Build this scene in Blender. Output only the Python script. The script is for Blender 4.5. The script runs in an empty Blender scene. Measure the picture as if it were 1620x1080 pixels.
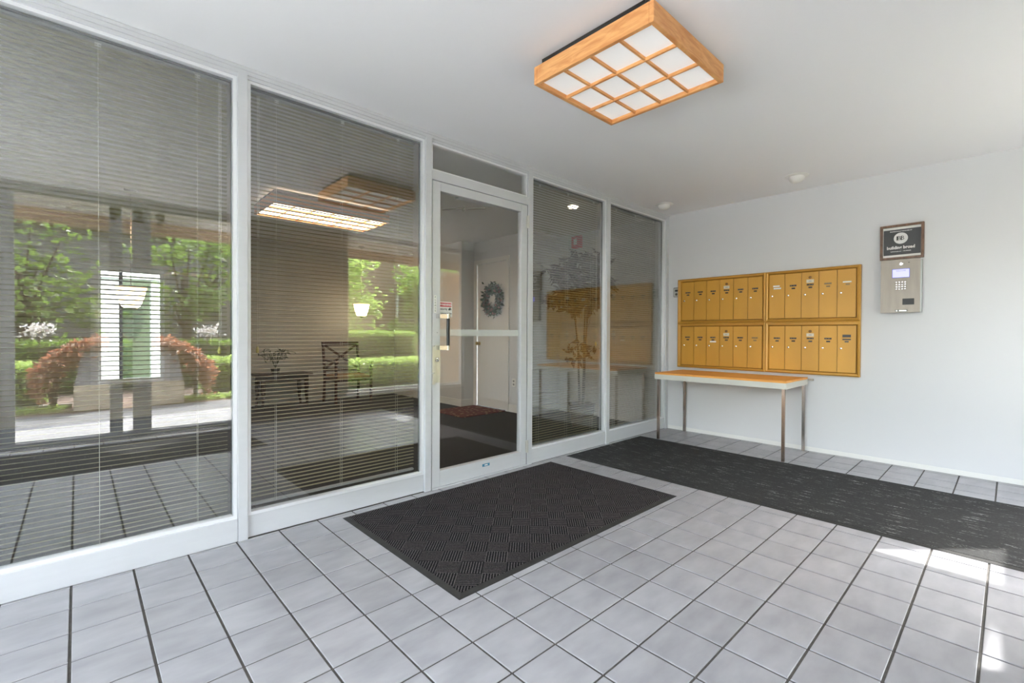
import bpy, math, random
from mathutils import Vector, Matrix
from mathutils.geometry import tessellate_polygon
random.seed(7)
SC = bpy.context.scene
COL = SC.collection
# ------------------------------------------------------------------ camera
FOC, TH, U0, V0, ROLL, PITCH = 738.2059, .8111, 822.8423, 535.2866, -.0048, -.0097
CAM = Vector((-4.9384, -2.7211, 1.0732))
H = 2.4375            # ceiling height
F0 = Vector((math.cos(TH), math.sin(TH), 0)); R0 = Vector((math.sin(TH), -math.cos(TH), 0)); U_ = Vector((0, 0, 1))
FW = F0*math.cos(PITCH)+U_*math.sin(PITCH); U1 = -F0*math.sin(PITCH)+U_*math.cos(PITCH)
RT = R0*math.cos(ROLL)-U1*math.sin(ROLL); UP = R0*math.sin(ROLL)+U1*math.cos(ROLL)
cd = bpy.data.cameras.new('camera'); cam = bpy.data.objects.new('camera', cd); COL.objects.link(cam)
M3 = Matrix((RT, UP, -FW)).transposed()
cam.matrix_world = Matrix.Translation(CAM) @ M3.to_4x4()
cd.sensor_width = 36; cd.lens = FOC/1620*36; cd.shift_x = (810-U0)/1620; cd.shift_y = (V0-540)/1620
cd.clip_start = .03; cd.clip_end = 300
SC.camera = cam
# ------------------------------------------------------------------ sky, sun, exposure
W = bpy.data.worlds.new('sky'); SC.world = W; W.use_nodes = True
wt = W.node_tree; bg = wt.nodes['Background']
sky = wt.nodes.new('ShaderNodeTexSky'); sky.sky_type = 'NISHITA'; sky.sun_disc = False
SUNV = Vector((-.45, .56, -1)).normalized()
sky.sun_elevation = math.asin(-SUNV.z); sky.sun_rotation = math.atan2(-SUNV.x, -SUNV.y)
sky.air_density = 1.3; sky.dust_density = 3.0
hs = wt.nodes.new('ShaderNodeHueSaturation'); hs.inputs['Saturation'].default_value = .45
wt.links.new(sky.outputs[0], hs.inputs['Color']); wt.links.new(hs.outputs[0], bg.inputs[0])
bg.inputs[1].default_value = 1.3
sd = bpy.data.lights.new('sun', 'SUN'); sun = bpy.data.objects.new('sun', sd); COL.objects.link(sun)
sd.energy = 10.0; sd.angle = .012; sd.color = (1, .98, .955)
sun.rotation_euler = SUNV.to_track_quat('-Z', 'Y').to_euler(); sun.location = (0, -8, 8)
SC.view_settings.view_transform = 'Standard'; SC.view_settings.look = 'None'
SC.view_settings.gamma = 1; SC.view_settings.use_curve_mapping = False
SC.view_settings.exposure = 1.33
cy = SC.cycles
cy.max_bounces = 14; cy.diffuse_bounces = 7; cy.glossy_bounces = 5; cy.transparent_max_bounces = 24
cy.transmission_bounces = 4; cy.sample_clamp_indirect = 6; cy.caustics_reflective = False; cy.caustics_refractive = False
cy.use_denoising = True

# ------------------------------------------------------------------ materials
MATS = {}
def nodes(m):
    m.use_nodes = True; nt = m.node_tree
    return nt, nt.nodes['Principled BSDF']
def mat(name, col, rough=.6, metal=0, spec=.5, noise=None, bump=None, rnd=0, emit=None):
    """noise=(scale, amount, stretch xyz), bump=(scale, strength, stretch)"""
    if name in MATS: return MATS[name]
    m = bpy.data.materials.new(name); nt, b = nodes(m); L = nt.links.new
    b.inputs['Base Color'].default_value = (*col, 1); b.inputs['Roughness'].default_value = rough
    b.inputs['Metallic'].default_value = metal; b.inputs['Specular IOR Level'].default_value = spec
    geo = nt.nodes.new('ShaderNodeNewGeometry')
    def nz(sc, st, det=4):
        mp = nt.nodes.new('ShaderNodeMapping'); mp.inputs['Scale'].default_value = st
        L(geo.outputs['Position'], mp.inputs[0])
        n = nt.nodes.new('ShaderNodeTexNoise'); n.inputs['Scale'].default_value = sc; n.inputs['Detail'].default_value = det
        L(mp.outputs[0], n.inputs['Vector']); return n
    src = None
    if noise:
        n = nz(noise[0], noise[2] if len(noise) > 2 else (1, 1, 1))
        mx = nt.nodes.new('ShaderNodeMix'); mx.data_type = 'RGBA'; a = noise[1]
        mr = nt.nodes.new('ShaderNodeMapRange'); mr.inputs[1].default_value = .3; mr.inputs[2].default_value = .7
        L(n.outputs['Fac'], mr.inputs[0]); L(mr.outputs[0], mx.inputs[0])
        mx.inputs[6].default_value = (*[c*(1-a) for c in col], 1)
        hi = noise[3] if len(noise) > 3 else [min(1, c*(1+a)) for c in col]
        mx.inputs[7].default_value = (*hi, 1); src = mx.outputs[2]
    if rnd:
        oi = nt.nodes.new('ShaderNodeObjectInfo'); hv = nt.nodes.new('ShaderNodeHueSaturation')
        mr = nt.nodes.new('ShaderNodeMapRange'); mr.inputs[3].default_value = 1-rnd; mr.inputs[4].default_value = 1+rnd
        L(oi.outputs['Random'], mr.inputs[0]); L(mr.outputs[0], hv.inputs['Value'])
        if src: L(src, hv.inputs['Color'])
        else: hv.inputs['Color'].default_value = (*col, 1)
        src = hv.outputs[0]
    if src: L(src, b.inputs['Base Color'])
    if bump:
        n = nz(bump[0], bump[2] if len(bump) > 2 else (1, 1, 1), 6)
        bp = nt.nodes.new('ShaderNodeBump'); bp.inputs['Strength'].default_value = bump[1]; bp.inputs['Distance'].default_value = .01
        L(n.outputs['Fac'], bp.inputs['Height']); L(bp.outputs[0], b.inputs['Normal'])
    if emit:
        b.inputs['Emission Color'].default_value = (*emit[0], 1); b.inputs['Emission Strength'].default_value = emit[1]
    MATS[name] = m; return m
def leafmat(name, col, hi, tcol):
    m = mat(name, col, .5, noise=(7, .5, (1, 1, 1), hi)); nt = m.node_tree; b = nt.nodes['Principled BSDF']
    tr = nt.nodes.new('ShaderNodeBsdfTranslucent'); tr.inputs[0].default_value = (*tcol, 1)
    mx = nt.nodes.new('ShaderNodeMixShader'); mx.inputs[0].default_value = .4
    out = [n for n in nt.nodes if n.type == 'OUTPUT_MATERIAL'][0]
    nt.links.new(b.outputs[0], mx.inputs[1]); nt.links.new(tr.outputs[0], mx.inputs[2]); nt.links.new(mx.outputs[0], out.inputs[0]); return m
def glassmat(name, tint, base):
    m = bpy.data.materials.new(name); m.use_nodes = True; nt = m.node_tree; L = nt.links.new
    for n in list(nt.nodes): nt.nodes.remove(n)
    out = nt.nodes.new('ShaderNodeOutputMaterial'); tr = nt.nodes.new('ShaderNodeBsdfTransparent'); gl = nt.nodes.new('ShaderNodeBsdfGlossy')
    tr.inputs[0].default_value = (*tint, 1); gl.inputs['Roughness'].default_value = 0.0; gl.inputs[0].default_value = (.97, .98, 1, 1)
    geo = nt.nodes.new('ShaderNodeNewGeometry'); dt = nt.nodes.new('ShaderNodeVectorMath'); dt.operation = 'DOT_PRODUCT'
    L(geo.outputs['Incoming'], dt.inputs[0]); L(geo.outputs['Normal'], dt.inputs[1])
    def mth(op, *a):
        n = nt.nodes.new('ShaderNodeMath'); n.operation = op
        for i, q in enumerate(a):
            if isinstance(q, (int, float)): n.inputs[i].default_value = q
            else: L(q, n.inputs[i])
        return n
    om = mth('SUBTRACT', 1.0, mth('ABSOLUTE', dt.outputs['Value']).outputs[0])
    ad = mth('MULTIPLY_ADD', mth('POWER', om.outputs[0], 5.0).outputs[0], 1-base, base); ad.use_clamp = True   # Schlick
    mx = nt.nodes.new('ShaderNodeMixShader')
    L(ad.outputs[0], mx.inputs[0]); L(tr.outputs[0], mx.inputs[1]); L(gl.outputs[0], mx.inputs[2]); L(mx.outputs[0], out.inputs[0])
    MATS[name] = m; return m

def tile_mat():
    m = bpy.data.materials.new('ceramic_tile'); nt, b = nodes(m); L = nt.links.new
    geo = nt.nodes.new('ShaderNodeNewGeometry'); oi = nt.nodes.new('ShaderNodeObjectInfo')
    ofs = nt.nodes.new('ShaderNodeVectorMath'); ofs.operation = 'MULTIPLY_ADD'
    cr = nt.nodes.new('ShaderNodeCombineXYZ'); L(oi.outputs['Random'], cr.inputs[0]); L(oi.outputs['Random'], cr.inputs[1]); L(oi.outputs['Random'], cr.inputs[2])
    L(cr.outputs[0], ofs.inputs[0]); ofs.inputs[1].default_value = (37, 53, 11); L(geo.outputs['Position'], ofs.inputs[2])
    mp = nt.nodes.new('ShaderNodeMapping'); mp.inputs['Scale'].default_value = (1, 2.2, 1); L(ofs.outputs[0], mp.inputs[0])
    n = nt.nodes.new('ShaderNodeTexNoise'); n.inputs['Scale'].default_value = 6; n.inputs['Detail'].default_value = 5; L(mp.outputs[0], n.inputs['Vector'])
    cr2 = nt.nodes.new('ShaderNodeValToRGB'); cr2.color_ramp.elements[0].position = .30; cr2.color_ramp.elements[1].position = .72
    cr2.color_ramp.elements[0].color = (.292, .288, .300, 1); cr2.color_ramp.elements[1].color = (.385, .38, .392, 1)
    L(n.outputs['Fac'], cr2.inputs[0])
    hv = nt.nodes.new('ShaderNodeHueSaturation'); mr = nt.nodes.new('ShaderNodeMapRange'); mr.inputs[3].default_value = .93; mr.inputs[4].default_value = 1.05
    L(oi.outputs['Random'], mr.inputs[0]); L(mr.outputs[0], hv.inputs['Value']); L(cr2.outputs[0], hv.inputs['Color']); L(hv.outputs[0], b.inputs['Base Color'])
    b.inputs['Roughness'].default_value = .34; b.inputs['Specular IOR Level'].default_value = .45
    bp = nt.nodes.new('ShaderNodeBump'); bp.inputs['Strength'].default_value = .1; bp.inputs['Distance'].default_value = .004
    L(n.outputs['Fac'], bp.inputs['Height']); L(bp.outputs[0], b.inputs['Normal'])
    MATS['tile'] = m; return m
def wood(name, c1, c2, rough=.4, stretch=(1, 14, 14), scale=2.5):
    m = bpy.data.materials.new(name); nt, b = nodes(m); L = nt.links.new
    geo = nt.nodes.new('ShaderNodeNewGeometry'); mp = nt.nodes.new('ShaderNodeMapping'); mp.inputs['Scale'].default_value = stretch
    L(geo.outputs['Position'], mp.inputs[0])
    n = nt.nodes.new('ShaderNodeTexNoise'); n.inputs['Scale'].default_value = scale; n.inputs['Detail'].default_value = 8; n.inputs['Distortion'].default_value = 1.2
    L(mp.outputs[0], n.inputs['Vector'])
    r = nt.nodes.new('ShaderNodeValToRGB'); r.color_ramp.elements[0].position = .35; r.color_ramp.elements[1].position = .65
    r.color_ramp.elements[0].color = (*c1, 1); r.color_ramp.elements[1].color = (*c2, 1)
    L(n.outputs['Fac'], r.inputs[0]); L(r.outputs[0], b.inputs['Base Color']); b.inputs['Roughness'].default_value = rough
    MATS[name] = m; return m
def mat_weave(name, ang, blk, rib, c1, c2):
    """ribbed entrance-mat pile: blocks of ribs turned at right angles"""
    m = bpy.data.materials.new(name); nt, b = nodes(m); L = nt.links.new
    geo = nt.nodes.new('ShaderNodeNewGeometry'); mp = nt.nodes.new('ShaderNodeMapping'); mp.inputs['Rotation'].default_value = (0, 0, ang)
    L(geo.outputs['Position'], mp.inputs[0])
    wv = []
    for d in 'XY':
        w = nt.nodes.new('ShaderNodeTexWave'); w.bands_direction = d; w.inputs['Scale'].default_value = .314/rib; w.inputs['Distortion'].default_value = .8; w.inputs['Detail Scale'].default_value = 20
        L(mp.outputs[0], w.inputs['Vector']); wv.append(w)
    ck = nt.nodes.new('ShaderNodeTexChecker'); ck.inputs['Scale'].default_value = 1/blk; L(mp.outputs[0], ck.inputs['Vector'])
    mx = nt.nodes.new('ShaderNodeMix'); L(ck.outputs['Fac'], mx.inputs[0]); L(wv[0].outputs['Fac'], mx.inputs[2]); L(wv[1].outputs['Fac'], mx.inputs[3])
    n = nt.nodes.new('ShaderNodeTexNoise'); n.inputs['Scale'].default_value = 260; n.inputs['Detail'].default_value = 2; L(geo.outputs['Position'], n.inputs['Vector'])
    ml = nt.nodes.new('ShaderNodeMath'); ml.operation = 'MULTIPLY'; L(mx.outputs[0], ml.inputs[0]); L(n.outputs['Fac'], ml.inputs[1])
    r = nt.nodes.new('ShaderNodeValToRGB'); r.color_ramp.elements[0].color = (*c1, 1); r.color_ramp.elements[1].color = (*c2, 1)
    r.color_ramp.elements[0].position = .15; r.color_ramp.elements[1].position = .75
    L(ml.outputs[0], r.inputs[0]); L(r.outputs[0], b.inputs['Base Color']); b.inputs['Roughness'].default_value = .95; b.inputs['Specular IOR Level'].default_value = .15
    bp = nt.nodes.new('ShaderNodeBump'); bp.inputs['Strength'].default_value = .8; bp.inputs['Distance'].default_value = .004
    L(ml.outputs[0], bp.inputs['Height']); L(bp.outputs[0], b.inputs['Normal'])
    MATS[name] = m; return m
def runner_mat(name):
    m = bpy.data.materials.new(name); nt, b = nodes(m); L = nt.links.new
    geo = nt.nodes.new('ShaderNodeNewGeometry')
    def nz(st, sc, det=3):
        mp = nt.nodes.new('ShaderNodeMapping'); mp.inputs['Scale'].default_value = st; L(geo.outputs['Position'], mp.inputs[0])
        n = nt.nodes.new('ShaderNodeTexNoise'); n.inputs['Scale'].default_value = sc; n.inputs['Detail'].default_value = det; L(mp.outputs[0], n.inputs['Vector']); return n
    a = nz((12, .8, 1), 8, 2); c = nz((3, 1.6, 1), 60, 3)
    ra = nt.nodes.new('ShaderNodeValToRGB'); ra.color_ramp.elements[0].position = .60; ra.color_ramp.elements[1].position = .72; L(a.outputs['Fac'], ra.inputs[0])
    rc = nt.nodes.new('ShaderNodeValToRGB'); rc.color_ramp.elements[0].position = .42; rc.color_ramp.elements[1].position = .62; L(c.outputs['Fac'], rc.inputs[0])
    ml = nt.nodes.new('ShaderNodeMath'); ml.operation = 'MULTIPLY'; L(ra.outputs[0], ml.inputs[0]); L(rc.outputs[0], ml.inputs[1])
    mx = nt.nodes.new('ShaderNodeMix'); mx.data_type = 'RGBA'; mx.inputs[6].default_value = (.020, .020, .019, 1); mx.inputs[7].default_value = (.36, .36, .35, 1); L(ml.outputs[0], mx.inputs[0])
    mx2 = nt.nodes.new('ShaderNodeMix'); mx2.data_type = 'RGBA'; mx2.blend_type = 'ADD'; mx2.inputs[0].default_value = 1
    mr = nt.nodes.new('ShaderNodeMapRange'); mr.inputs[3].default_value = 0; mr.inputs[4].default_value = .035; L(c.outputs['Fac'], mr.inputs[0])
    L(mx.outputs[2], mx2.inputs[6]); L(mr.outputs[0], mx2.inputs[7]); L(mx2.outputs[2], b.inputs['Base Color'])
    b.inputs['Roughness'].default_value = .95; b.inputs['Specular IOR Level'].default_value = .15
    bp = nt.nodes.new('ShaderNodeBump'); bp.inputs['Strength'].default_value = .7; bp.inputs['Distance'].default_value = .004; L(c.outputs['Fac'], bp.inputs['Height']); L(bp.outputs[0], b.inputs['Normal'])
    MATS[name] = m; return m
def rug_mat():
    m = bpy.data.materials.new('patterned_rug'); nt, b = nodes(m); L = nt.links.new
    geo = nt.nodes.new('ShaderNodeNewGeometry'); v = nt.nodes.new('ShaderNodeTexVoronoi'); v.inputs['Scale'].default_value = 16; L(geo.outputs['Position'], v.inputs['Vector'])
    r = nt.nodes.new('ShaderNodeValToRGB'); e = r.color_ramp.elements; e[0].color = (.30, .19, .10, 1); e[1].color = (.10, .018, .014, 1); e[0].position = .15; e[1].position = .4
    L(v.outputs['Distance'], r.inputs[0]); L(r.outputs[0], b.inputs['Base Color']); b.inputs['Roughness'].default_value = .95
    MATS['rug'] = m; return m

white = mat('white_paint', (.68, .68, .685), .6, bump=(60, .03))
ceilm = mat('ceiling_paint', (.86, .855, .86), .7, bump=(40, .04))
trimw = mat('white_trim', (.78, .77, .74), .45)
alum = mat('silver_aluminium', (.64, .65, .67), .42, .3, noise=(6, .02, (1, 1, 6)))
beadm = mat('aluminium_bead', (.84, .85, .87), .35, .4)
dark = mat('dark_gasket', (.02, .02, .02), .6)
grout = mat('grey_grout', (.085, .078, .07), .9, noise=(40, .2))
tilem = tile_mat()
GL = glassmat('window_glass', (.93, .94, .93), .13)
GLD = glassmat('door_glass', (.96, .97, .965), .055)
GLC = glassmat('clear_glass', (.96, .97, .96), .04)
GLT = glassmat('tinted_glass', (.88, .885, .885), .05)
GLE = glassmat('entrance_glass', (.92, .925, .92), .05)
slatm = mat('olive_slat', (.35, .33, .19), .4, .0, noise=(3, .06))
railm = mat('blind_rail', (.40, .41, .40), .4, .3)
cordm = mat('blind_cord', (.75, .74, .66), .7)
gold = mat('gold_lacquer', (.58, .295, .035), .42, .12, noise=(3, .10, (1, 1, .3)), bump=(300, .02))
golds = mat('gold_frame', (.50, .25, .035), .36, .2, noise=(2, .08))
goldd = mat('gold_shadow_gap', (.10, .055, .015), .7)
tagm = mat('black_tag', (.012, .011, .010), .4)
chrome = mat('chrome', (.72, .70, .68), .18, 1)
legm = mat('worn_chrome_leg', (.45, .42, .40), .22, .95, noise=(9, .25, (1, 1, .3), (.50, .30, .18)))
steel = mat('brushed_steel', (.36, .32, .275), .5, .35, noise=(9, .08, (1, 3, .4)))
brass = mat('brass', (.55, .38, .12), .3, .9)
black = mat('black_plastic', (.015, .015, .015), .45)
rubber = mat('black_rubber', (.022, .021, .019), .7, noise=(30, .2))
creamm = mat('cream_apron', (.66, .65, .58), .4)
whitep = mat('white_label', (.85, .84, .8), .6)
redp = mat('red_print', (.62, .03, .05), .6)
oak = wood('oak_fixture', (.62, .26, .08), (.80, .42, .16), .45, (3, 3, 18), 2.2)
orangewood = wood('orange_tabletop', (.82, .34, .06), (.95, .45, .10), .55, (14, 1.2, 1), 2.2)
walnut = wood('walnut_frame', (.10, .048, .025), (.20, .10, .055), .4, (14, 14, 3), 4)
darkwood = mat('dark_wood', (.035, .014, .010), .35, noise=(5, .2))
paper = mat('fixture_panel', (.80, .80, .78), .5, emit=((1, .98, .95), .12))
carpet = mat('charcoal_carpet', (.028, .028, .030), .95, noise=(140, .3), bump=(200, .4))
lobw = mat('lobby_paint', (.62, .61, .57), .7)

# ------------------------------------------------------------------ builders
def wloc(o):
    v = Vector((0, 0, 0))
    while o: v += o.location; o = o.parent
    return v
class MB:
    """collects shapes in world coordinates; build() links them as ONE mesh object"""
    def __init__(s): s.v = []; s.f = []; s.mi = []; s.m = 0
    def add(s, vs, fs):
        n = len(s.v); s.v += [tuple(v) for v in vs]; s.f += [tuple(n+i for i in f) for f in fs]; s.mi += [s.m]*len(fs); return s
    def box(s, x0, x1, y0, y1, z0, z1):
        x0, x1 = sorted((x0, x1)); y0, y1 = sorted((y0, y1)); z0, z1 = sorted((z0, z1))
        return s.add([(x0,y0,z0),(x1,y0,z0),(x1,y1,z0),(x0,y1,z0),(x0,y0,z1),(x1,y0,z1),(x1,y1,z1),(x0,y1,z1)],
                     [(0,3,2,1),(4,5,6,7),(0,1,5,4),(1,2,6,5),(2,3,7,6),(3,0,4,7)])
    def bar(s, a, b, w, h=None, up=(0, 0, 1)):
        h = h or w; a = Vector(a); b = Vector(b); d = (b-a).normalized(); u = Vector(up)
        if abs(d.dot(u)) > .98: u = Vector((1, 0, 0))
        r = d.cross(u).normalized(); u = r.cross(d).normalized(); vs = []
        for p in (a, b):
            for sx, sy in ((-1,-1),(1,-1),(1,1),(-1,1)): vs.append(p+r*sx*w/2+u*sy*h/2)
        return s.add(vs, [(3,2,1,0),(4,5,6,7),(0,1,5,4),(1,2,6,5),(2,3,7,6),(3,0,4,7)])
    def tube(s, pts, rad, n=8, cap=True):
        pts = [Vector(p) for p in pts]; rr = rad if isinstance(rad, (list, tuple)) else [rad]*len(pts); vs = []; fs = []
        prev = None
        for i, p in enumerate(pts):
            d = (pts[min(i+1, len(pts)-1)]-pts[max(i-1, 0)]).normalized()
            u = Vector((0, 0, 1)) if abs(d.z) < .95 else Vector((1, 0, 0))
            if prev is not None: u = prev
            r = d.cross(u).normalized(); u = r.cross(d).normalized(); prev = u
            for k in range(n):
                a = 2*math.pi*k/n; vs.append(p+(r*math.cos(a)+u*math.sin(a))*rr[i])
        for i in range(len(pts)-1):
            for k in range(n):
                k2 = (k+1) % n; fs.append((i*n+k, i*n+k2, (i+1)*n+k2, (i+1)*n+k))
        if cap: fs += [tuple(range(n-1, -1, -1)), tuple(range((len(pts)-1)*n, len(pts)*n))]
        return s.add(vs, fs)
    def lathe(s, c, prof, n=24, axis='z'):
        vs = []; fs = []
        for (r, h) in prof:
            for k in range(n):
                a = 2*math.pi*k/n; p = (r*math.cos(a), r*math.sin(a), h)
                if axis == 'x': p = (h, r*math.cos(a), r*math.sin(a))
                if axis == 'y': p = (r*math.cos(a), h, r*math.sin(a))
                vs.append((c[0]+p[0], c[1]+p[1], c[2]+p[2]))
        for i in range(len(prof)-1):
            for k in range(n):
                k2 = (k+1) % n; fs.append((i*n+k, i*n+k2, (i+1)*n+k2, (i+1)*n+k))
        fs += [tuple(range(n-1, -1, -1)), tuple(range((len(prof)-1)*n, len(prof)*n))]
        return s.add(vs, fs)
    def prism(s, poly, ax, t0, t1):
        """2D polygon extruded along axis ax; poly coords are the other two axes in order"""
        def P(a, b, t): return {0: (t, a, b), 1: (a, t, b), 2: (a, b, t)}[ax]
        n = len(poly); vs = [P(a, b, t0) for a, b in poly]+[P(a, b, t1) for a, b in poly]
        fs = [tuple(range(n)), tuple(range(2*n-1, n-1, -1))]+[(i, i+n, (i+1) % n+n, (i+1) % n) for i in range(n)]
        return s.add(vs, fs)
    def build(s, name, m, parent=None, smooth=False, bevel=0):
        me = bpy.data.meshes.new(name); o = bpy.data.objects.new(name, me); COL.objects.link(o)
        w = wloc(parent) if parent else Vector((0, 0, 0))
        me.from_pydata([tuple(Vector(v)-w) for v in s.v], [], s.f); me.validate()
        ml = m if isinstance(m, (list, tuple)) else [m]
        for q in ml: me.materials.append(q)
        if len(ml) > 1 and len(me.polygons) == len(s.mi): me.polygons.foreach_set('material_index', s.mi)
        import bmesh
        bm = bmesh.new(); bm.from_mesh(me); bmesh.ops.recalc_face_normals(bm, faces=bm.faces)
        if bevel: bmesh.ops.bevel(bm, geom=[e for e in bm.edges if len(e.link_faces) == 2 and e.calc_face_angle(0) > .5], offset=bevel, segments=2, affect='EDGES', clamp_overlap=True)
        bm.to_mesh(me); bm.free()
        if smooth:
            for p in me.polygons: p.use_smooth = True
            try: me.set_sharp_from_angle(angle=.7)
            except Exception: pass
        if parent: o.parent = parent
        return o
def thing(name, label, cat, loc=(0, 0, 0), group=None, kind=None):
    o = bpy.data.objects.new(name, None); COL.objects.link(o); o.location = loc; o.empty_display_size = .1
    return tag(o, label, cat, group, kind)
def tag(o, label=None, cat=None, group=None, kind=None):
    if label: o['label'] = label
    if cat: o['category'] = cat
    if group: o['group'] = group
    if kind: o['kind'] = kind
    return o
def struct(name, mb=None, m=None, **k):
    o = mb.build(name, m, **k) if mb else bpy.data.objects.new(name, None)
    if not mb: COL.objects.link(o)
    o['kind'] = 'structure'; return o
def stuff(o): o['kind'] = 'stuff'; return o
def B(*a): return MB().box(*a)
def text(name, body, size, origin, face, m, parent, align='CENTER', bold=0, sx=1, depth=.0006):
    """flat lettering; face 'W' = on the mailbox wall (facing -x), 'G' = facing -y"""
    cu = bpy.data.curves.new(name, 'FONT'); cu.body = body; cu.size = size; cu.align_x = align; cu.align_y = 'CENTER'; cu.offset = bold; cu.extrude = depth; cu.resolution_u = 2
    t = bpy.data.objects.new(name, cu); COL.objects.link(t); bpy.context.view_layer.update()
    me = bpy.data.meshes.new_from_object(t.evaluated_get(bpy.context.evaluated_depsgraph_get()))
    bpy.data.objects.remove(t)
    ax = {'W': (Vector((0, -1, 0)), Vector((0, 0, 1)), Vector((-1, 0, 0))), 'G': (Vector((1, 0, 0)), Vector((0, 0, 1)), Vector((0, -1, 0)))}[face]
    w = wloc(parent) if parent else Vector((0, 0, 0)); og = Vector(origin)-w
    for v in me.vertices: c = v.co.copy(); v.co = og+ax[0]*c.x*sx+ax[1]*c.y+ax[2]*c.z
    me.materials.clear(); me.materials.append(m)
    o = bpy.data.objects.new(name, me); COL.objects.link(o); o.parent = parent; return o
def leaves(mb, n, pos, size, asp=.5, droop=0):
    for _ in range(n):
        p = Vector(pos()); d = Vector((random.gauss(0, 1), random.gauss(0, 1), random.gauss(0, .6)-droop)).normalized()
        q = d.cross(Vector((random.gauss(0, 1), random.gauss(0, 1), random.gauss(0, 1)))).normalized(); s_ = size*random.uniform(.6, 1.3)
        k = d.cross(q)*s_*.12
        mb.add([p, p+d*s_*.5+q*s_*asp*.5+k, p+d*s_, p+d*s_*.5-q*s_*asp*.5+k], [(0, 1, 2), (0, 2, 3)])
    return mb

# ================================================================== ROOM SHELL
XL = -6.2; YB = -3.40; LY = 4.86; LX0 = -6.2; LX1 = 3.0
T = .2035; OX = 25.3683*T; OY = .0694*T
fl = struct('floor', B(XL, 0, YB-.1, .10, -.15, -.004), grout)
# tiles: column c spans x=(c*T-OX) .. +T, row r spans y=-(r*T+OY) .. -T
def tile_mesh(w, d, name):
    g = .0042; c = .0018; mb = MB()
    x0, x1, y0, y1 = g, w-g, -d+g, -g
    mb.add([(x0,y0,-.0039),(x1,y0,-.0039),(x1,y1,-.0039),(x0,y1,-.0039),(x0,y0,-.0012),(x1,y0,-.0012),(x1,y1,-.0012),(x0,y1,-.0012),
            (x0+c,y0+c,0),(x1-c,y0+c,0),(x1-c,y1-c,0),(x0+c,y1-c,0)],
           [(8,9,10,11),(0,1,5,4),(1,2,6,5),(2,3,7,6),(3,0,4,7),(4,5,9,8),(5,6,10,9),(6,7,11,10),(7,4,8,11)])
    return mb
def project(x, y, z=0):
    d = Vector((x, y, z))-CAM; dz = d.dot(FW)
    if dz < .05: return None
    return U0+FOC*d.dot(RT)/dz, V0-FOC*d.dot(UP)/dz, dz
full = None; cand = []
for c in range(-5, 26):
    for r in range(0, 17):
        x0 = c*T-OX; y0 = -(r*T+OY); w = min(T, 0-x0); d = min(T, y0-YB)
        if w < .02 or d < .02 or x0+w < XL+.05: continue
        p = project(x0+w/2, y0-d/2); vis = p and -60 < p[0] < 1680 and p[1] < 1130
        undermat = (-3.80 < x0 and x0+w < -2.06 and y0 < -.09 and y0-d > -1.17) or (-1.79 < x0 and x0+w < -.66 and y0 < -.07)
        cand.append((0 if (vis and not undermat) else 1, p[2] if p else 99, x0, y0, w, d))
# thin row cut against the storefront sill
for c in range(-5, 26):
    x0 = c*T-OX; w = min(T, 0-x0)
    cand.append((1, 0, x0, .012, w, OY+.012))
cand.sort(); rest = MB(); nt_ = 0
for v, dz, x0, y0, w, d in cand:
    if v == 0 and nt_ < 300:
        if w > T-.001 and d > T-.001:
            if full is None: full = tile_mesh(T, T, 'tile').build('tile', tilem, fl); full.location = (x0, y0, 0); o = full
            else: o = full.copy(); COL.objects.link(o); o.location = (x0, y0, 0)
        else:
            o = tile_mesh(w, d, 'tile').build('tile', tilem, fl); o.location = (x0, y0, 0)
        nt_ += 1
    else:
        q = tile_mesh(w, d, 't'); rest.add([(a+x0, b+y0, e) for a, b, e in q.v], q.f)
stuff(rest.build('tile', tilem, fl))

struct('ceiling', B(XL-.1, .12, YB-.12, .14, H, H+.12), ceilm)
struct('wall_right', B(0, .12, YB-.12, 0.18, -.1, H), white)
struct('wall_left', MB().box(XL-.12, XL, YB-.12, YB+.05, -.1, H).box(XL-.12, XL, -.05, .14, -.1, H).box(XL-.12, XL, YB+.05, -.05, -.1, .2), white)
struct('window_20', B(XL-.07, XL-.06, YB+.05, -.05, .2, H), glassmat('side_glass', (.96, .97, .96), .04))  # unseen side window, added to let more daylight into the room
struct('trim_20', MB().box(XL-.12, XL-.02, -1.75, -1.68, .2, H).box(XL-.12, XL-.02, YB+.05, -.05, .18, .22), trimw)  # frame bars of the added side window
bb = struct('baseboard_right', B(-.011, 0, YB, -.005, 0, .038), trimw, bevel=.003)
# back facade: solid pier between the glazed entrance and the right-hand window
YF = YB-.14
pbrown = mat('brown_panelling', (.17, .15, .13), .6, noise=(3, .1, (1, 1, 8)))
pier = struct('wall_back', B(-3.60, -2.28, YF, YB, -.1, H), pbrown)
for z in (.46, .85, 1.22, 1.57, 1.95): B(-3.60, -2.28, YB, YB+.006, z, z+.009).build('panel_joint', mat('tan_joint', (.42, .32, .18), .5), pier)
struct('wall_back_corner', B(-.34, 0, YF, YB, -.1, H), white)
struct('wall_back_apron', B(-2.28, -.34, YF, YB, -.1, .215), pbrown)
struct('wall_back_left', B(XL, -6.08, YF, YB, -.1, H), white)
s = struct('trim_9', B(-2.30, -.32, YF-.03, YB+.03, .215, .262), trimw, bevel=.003)

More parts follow.
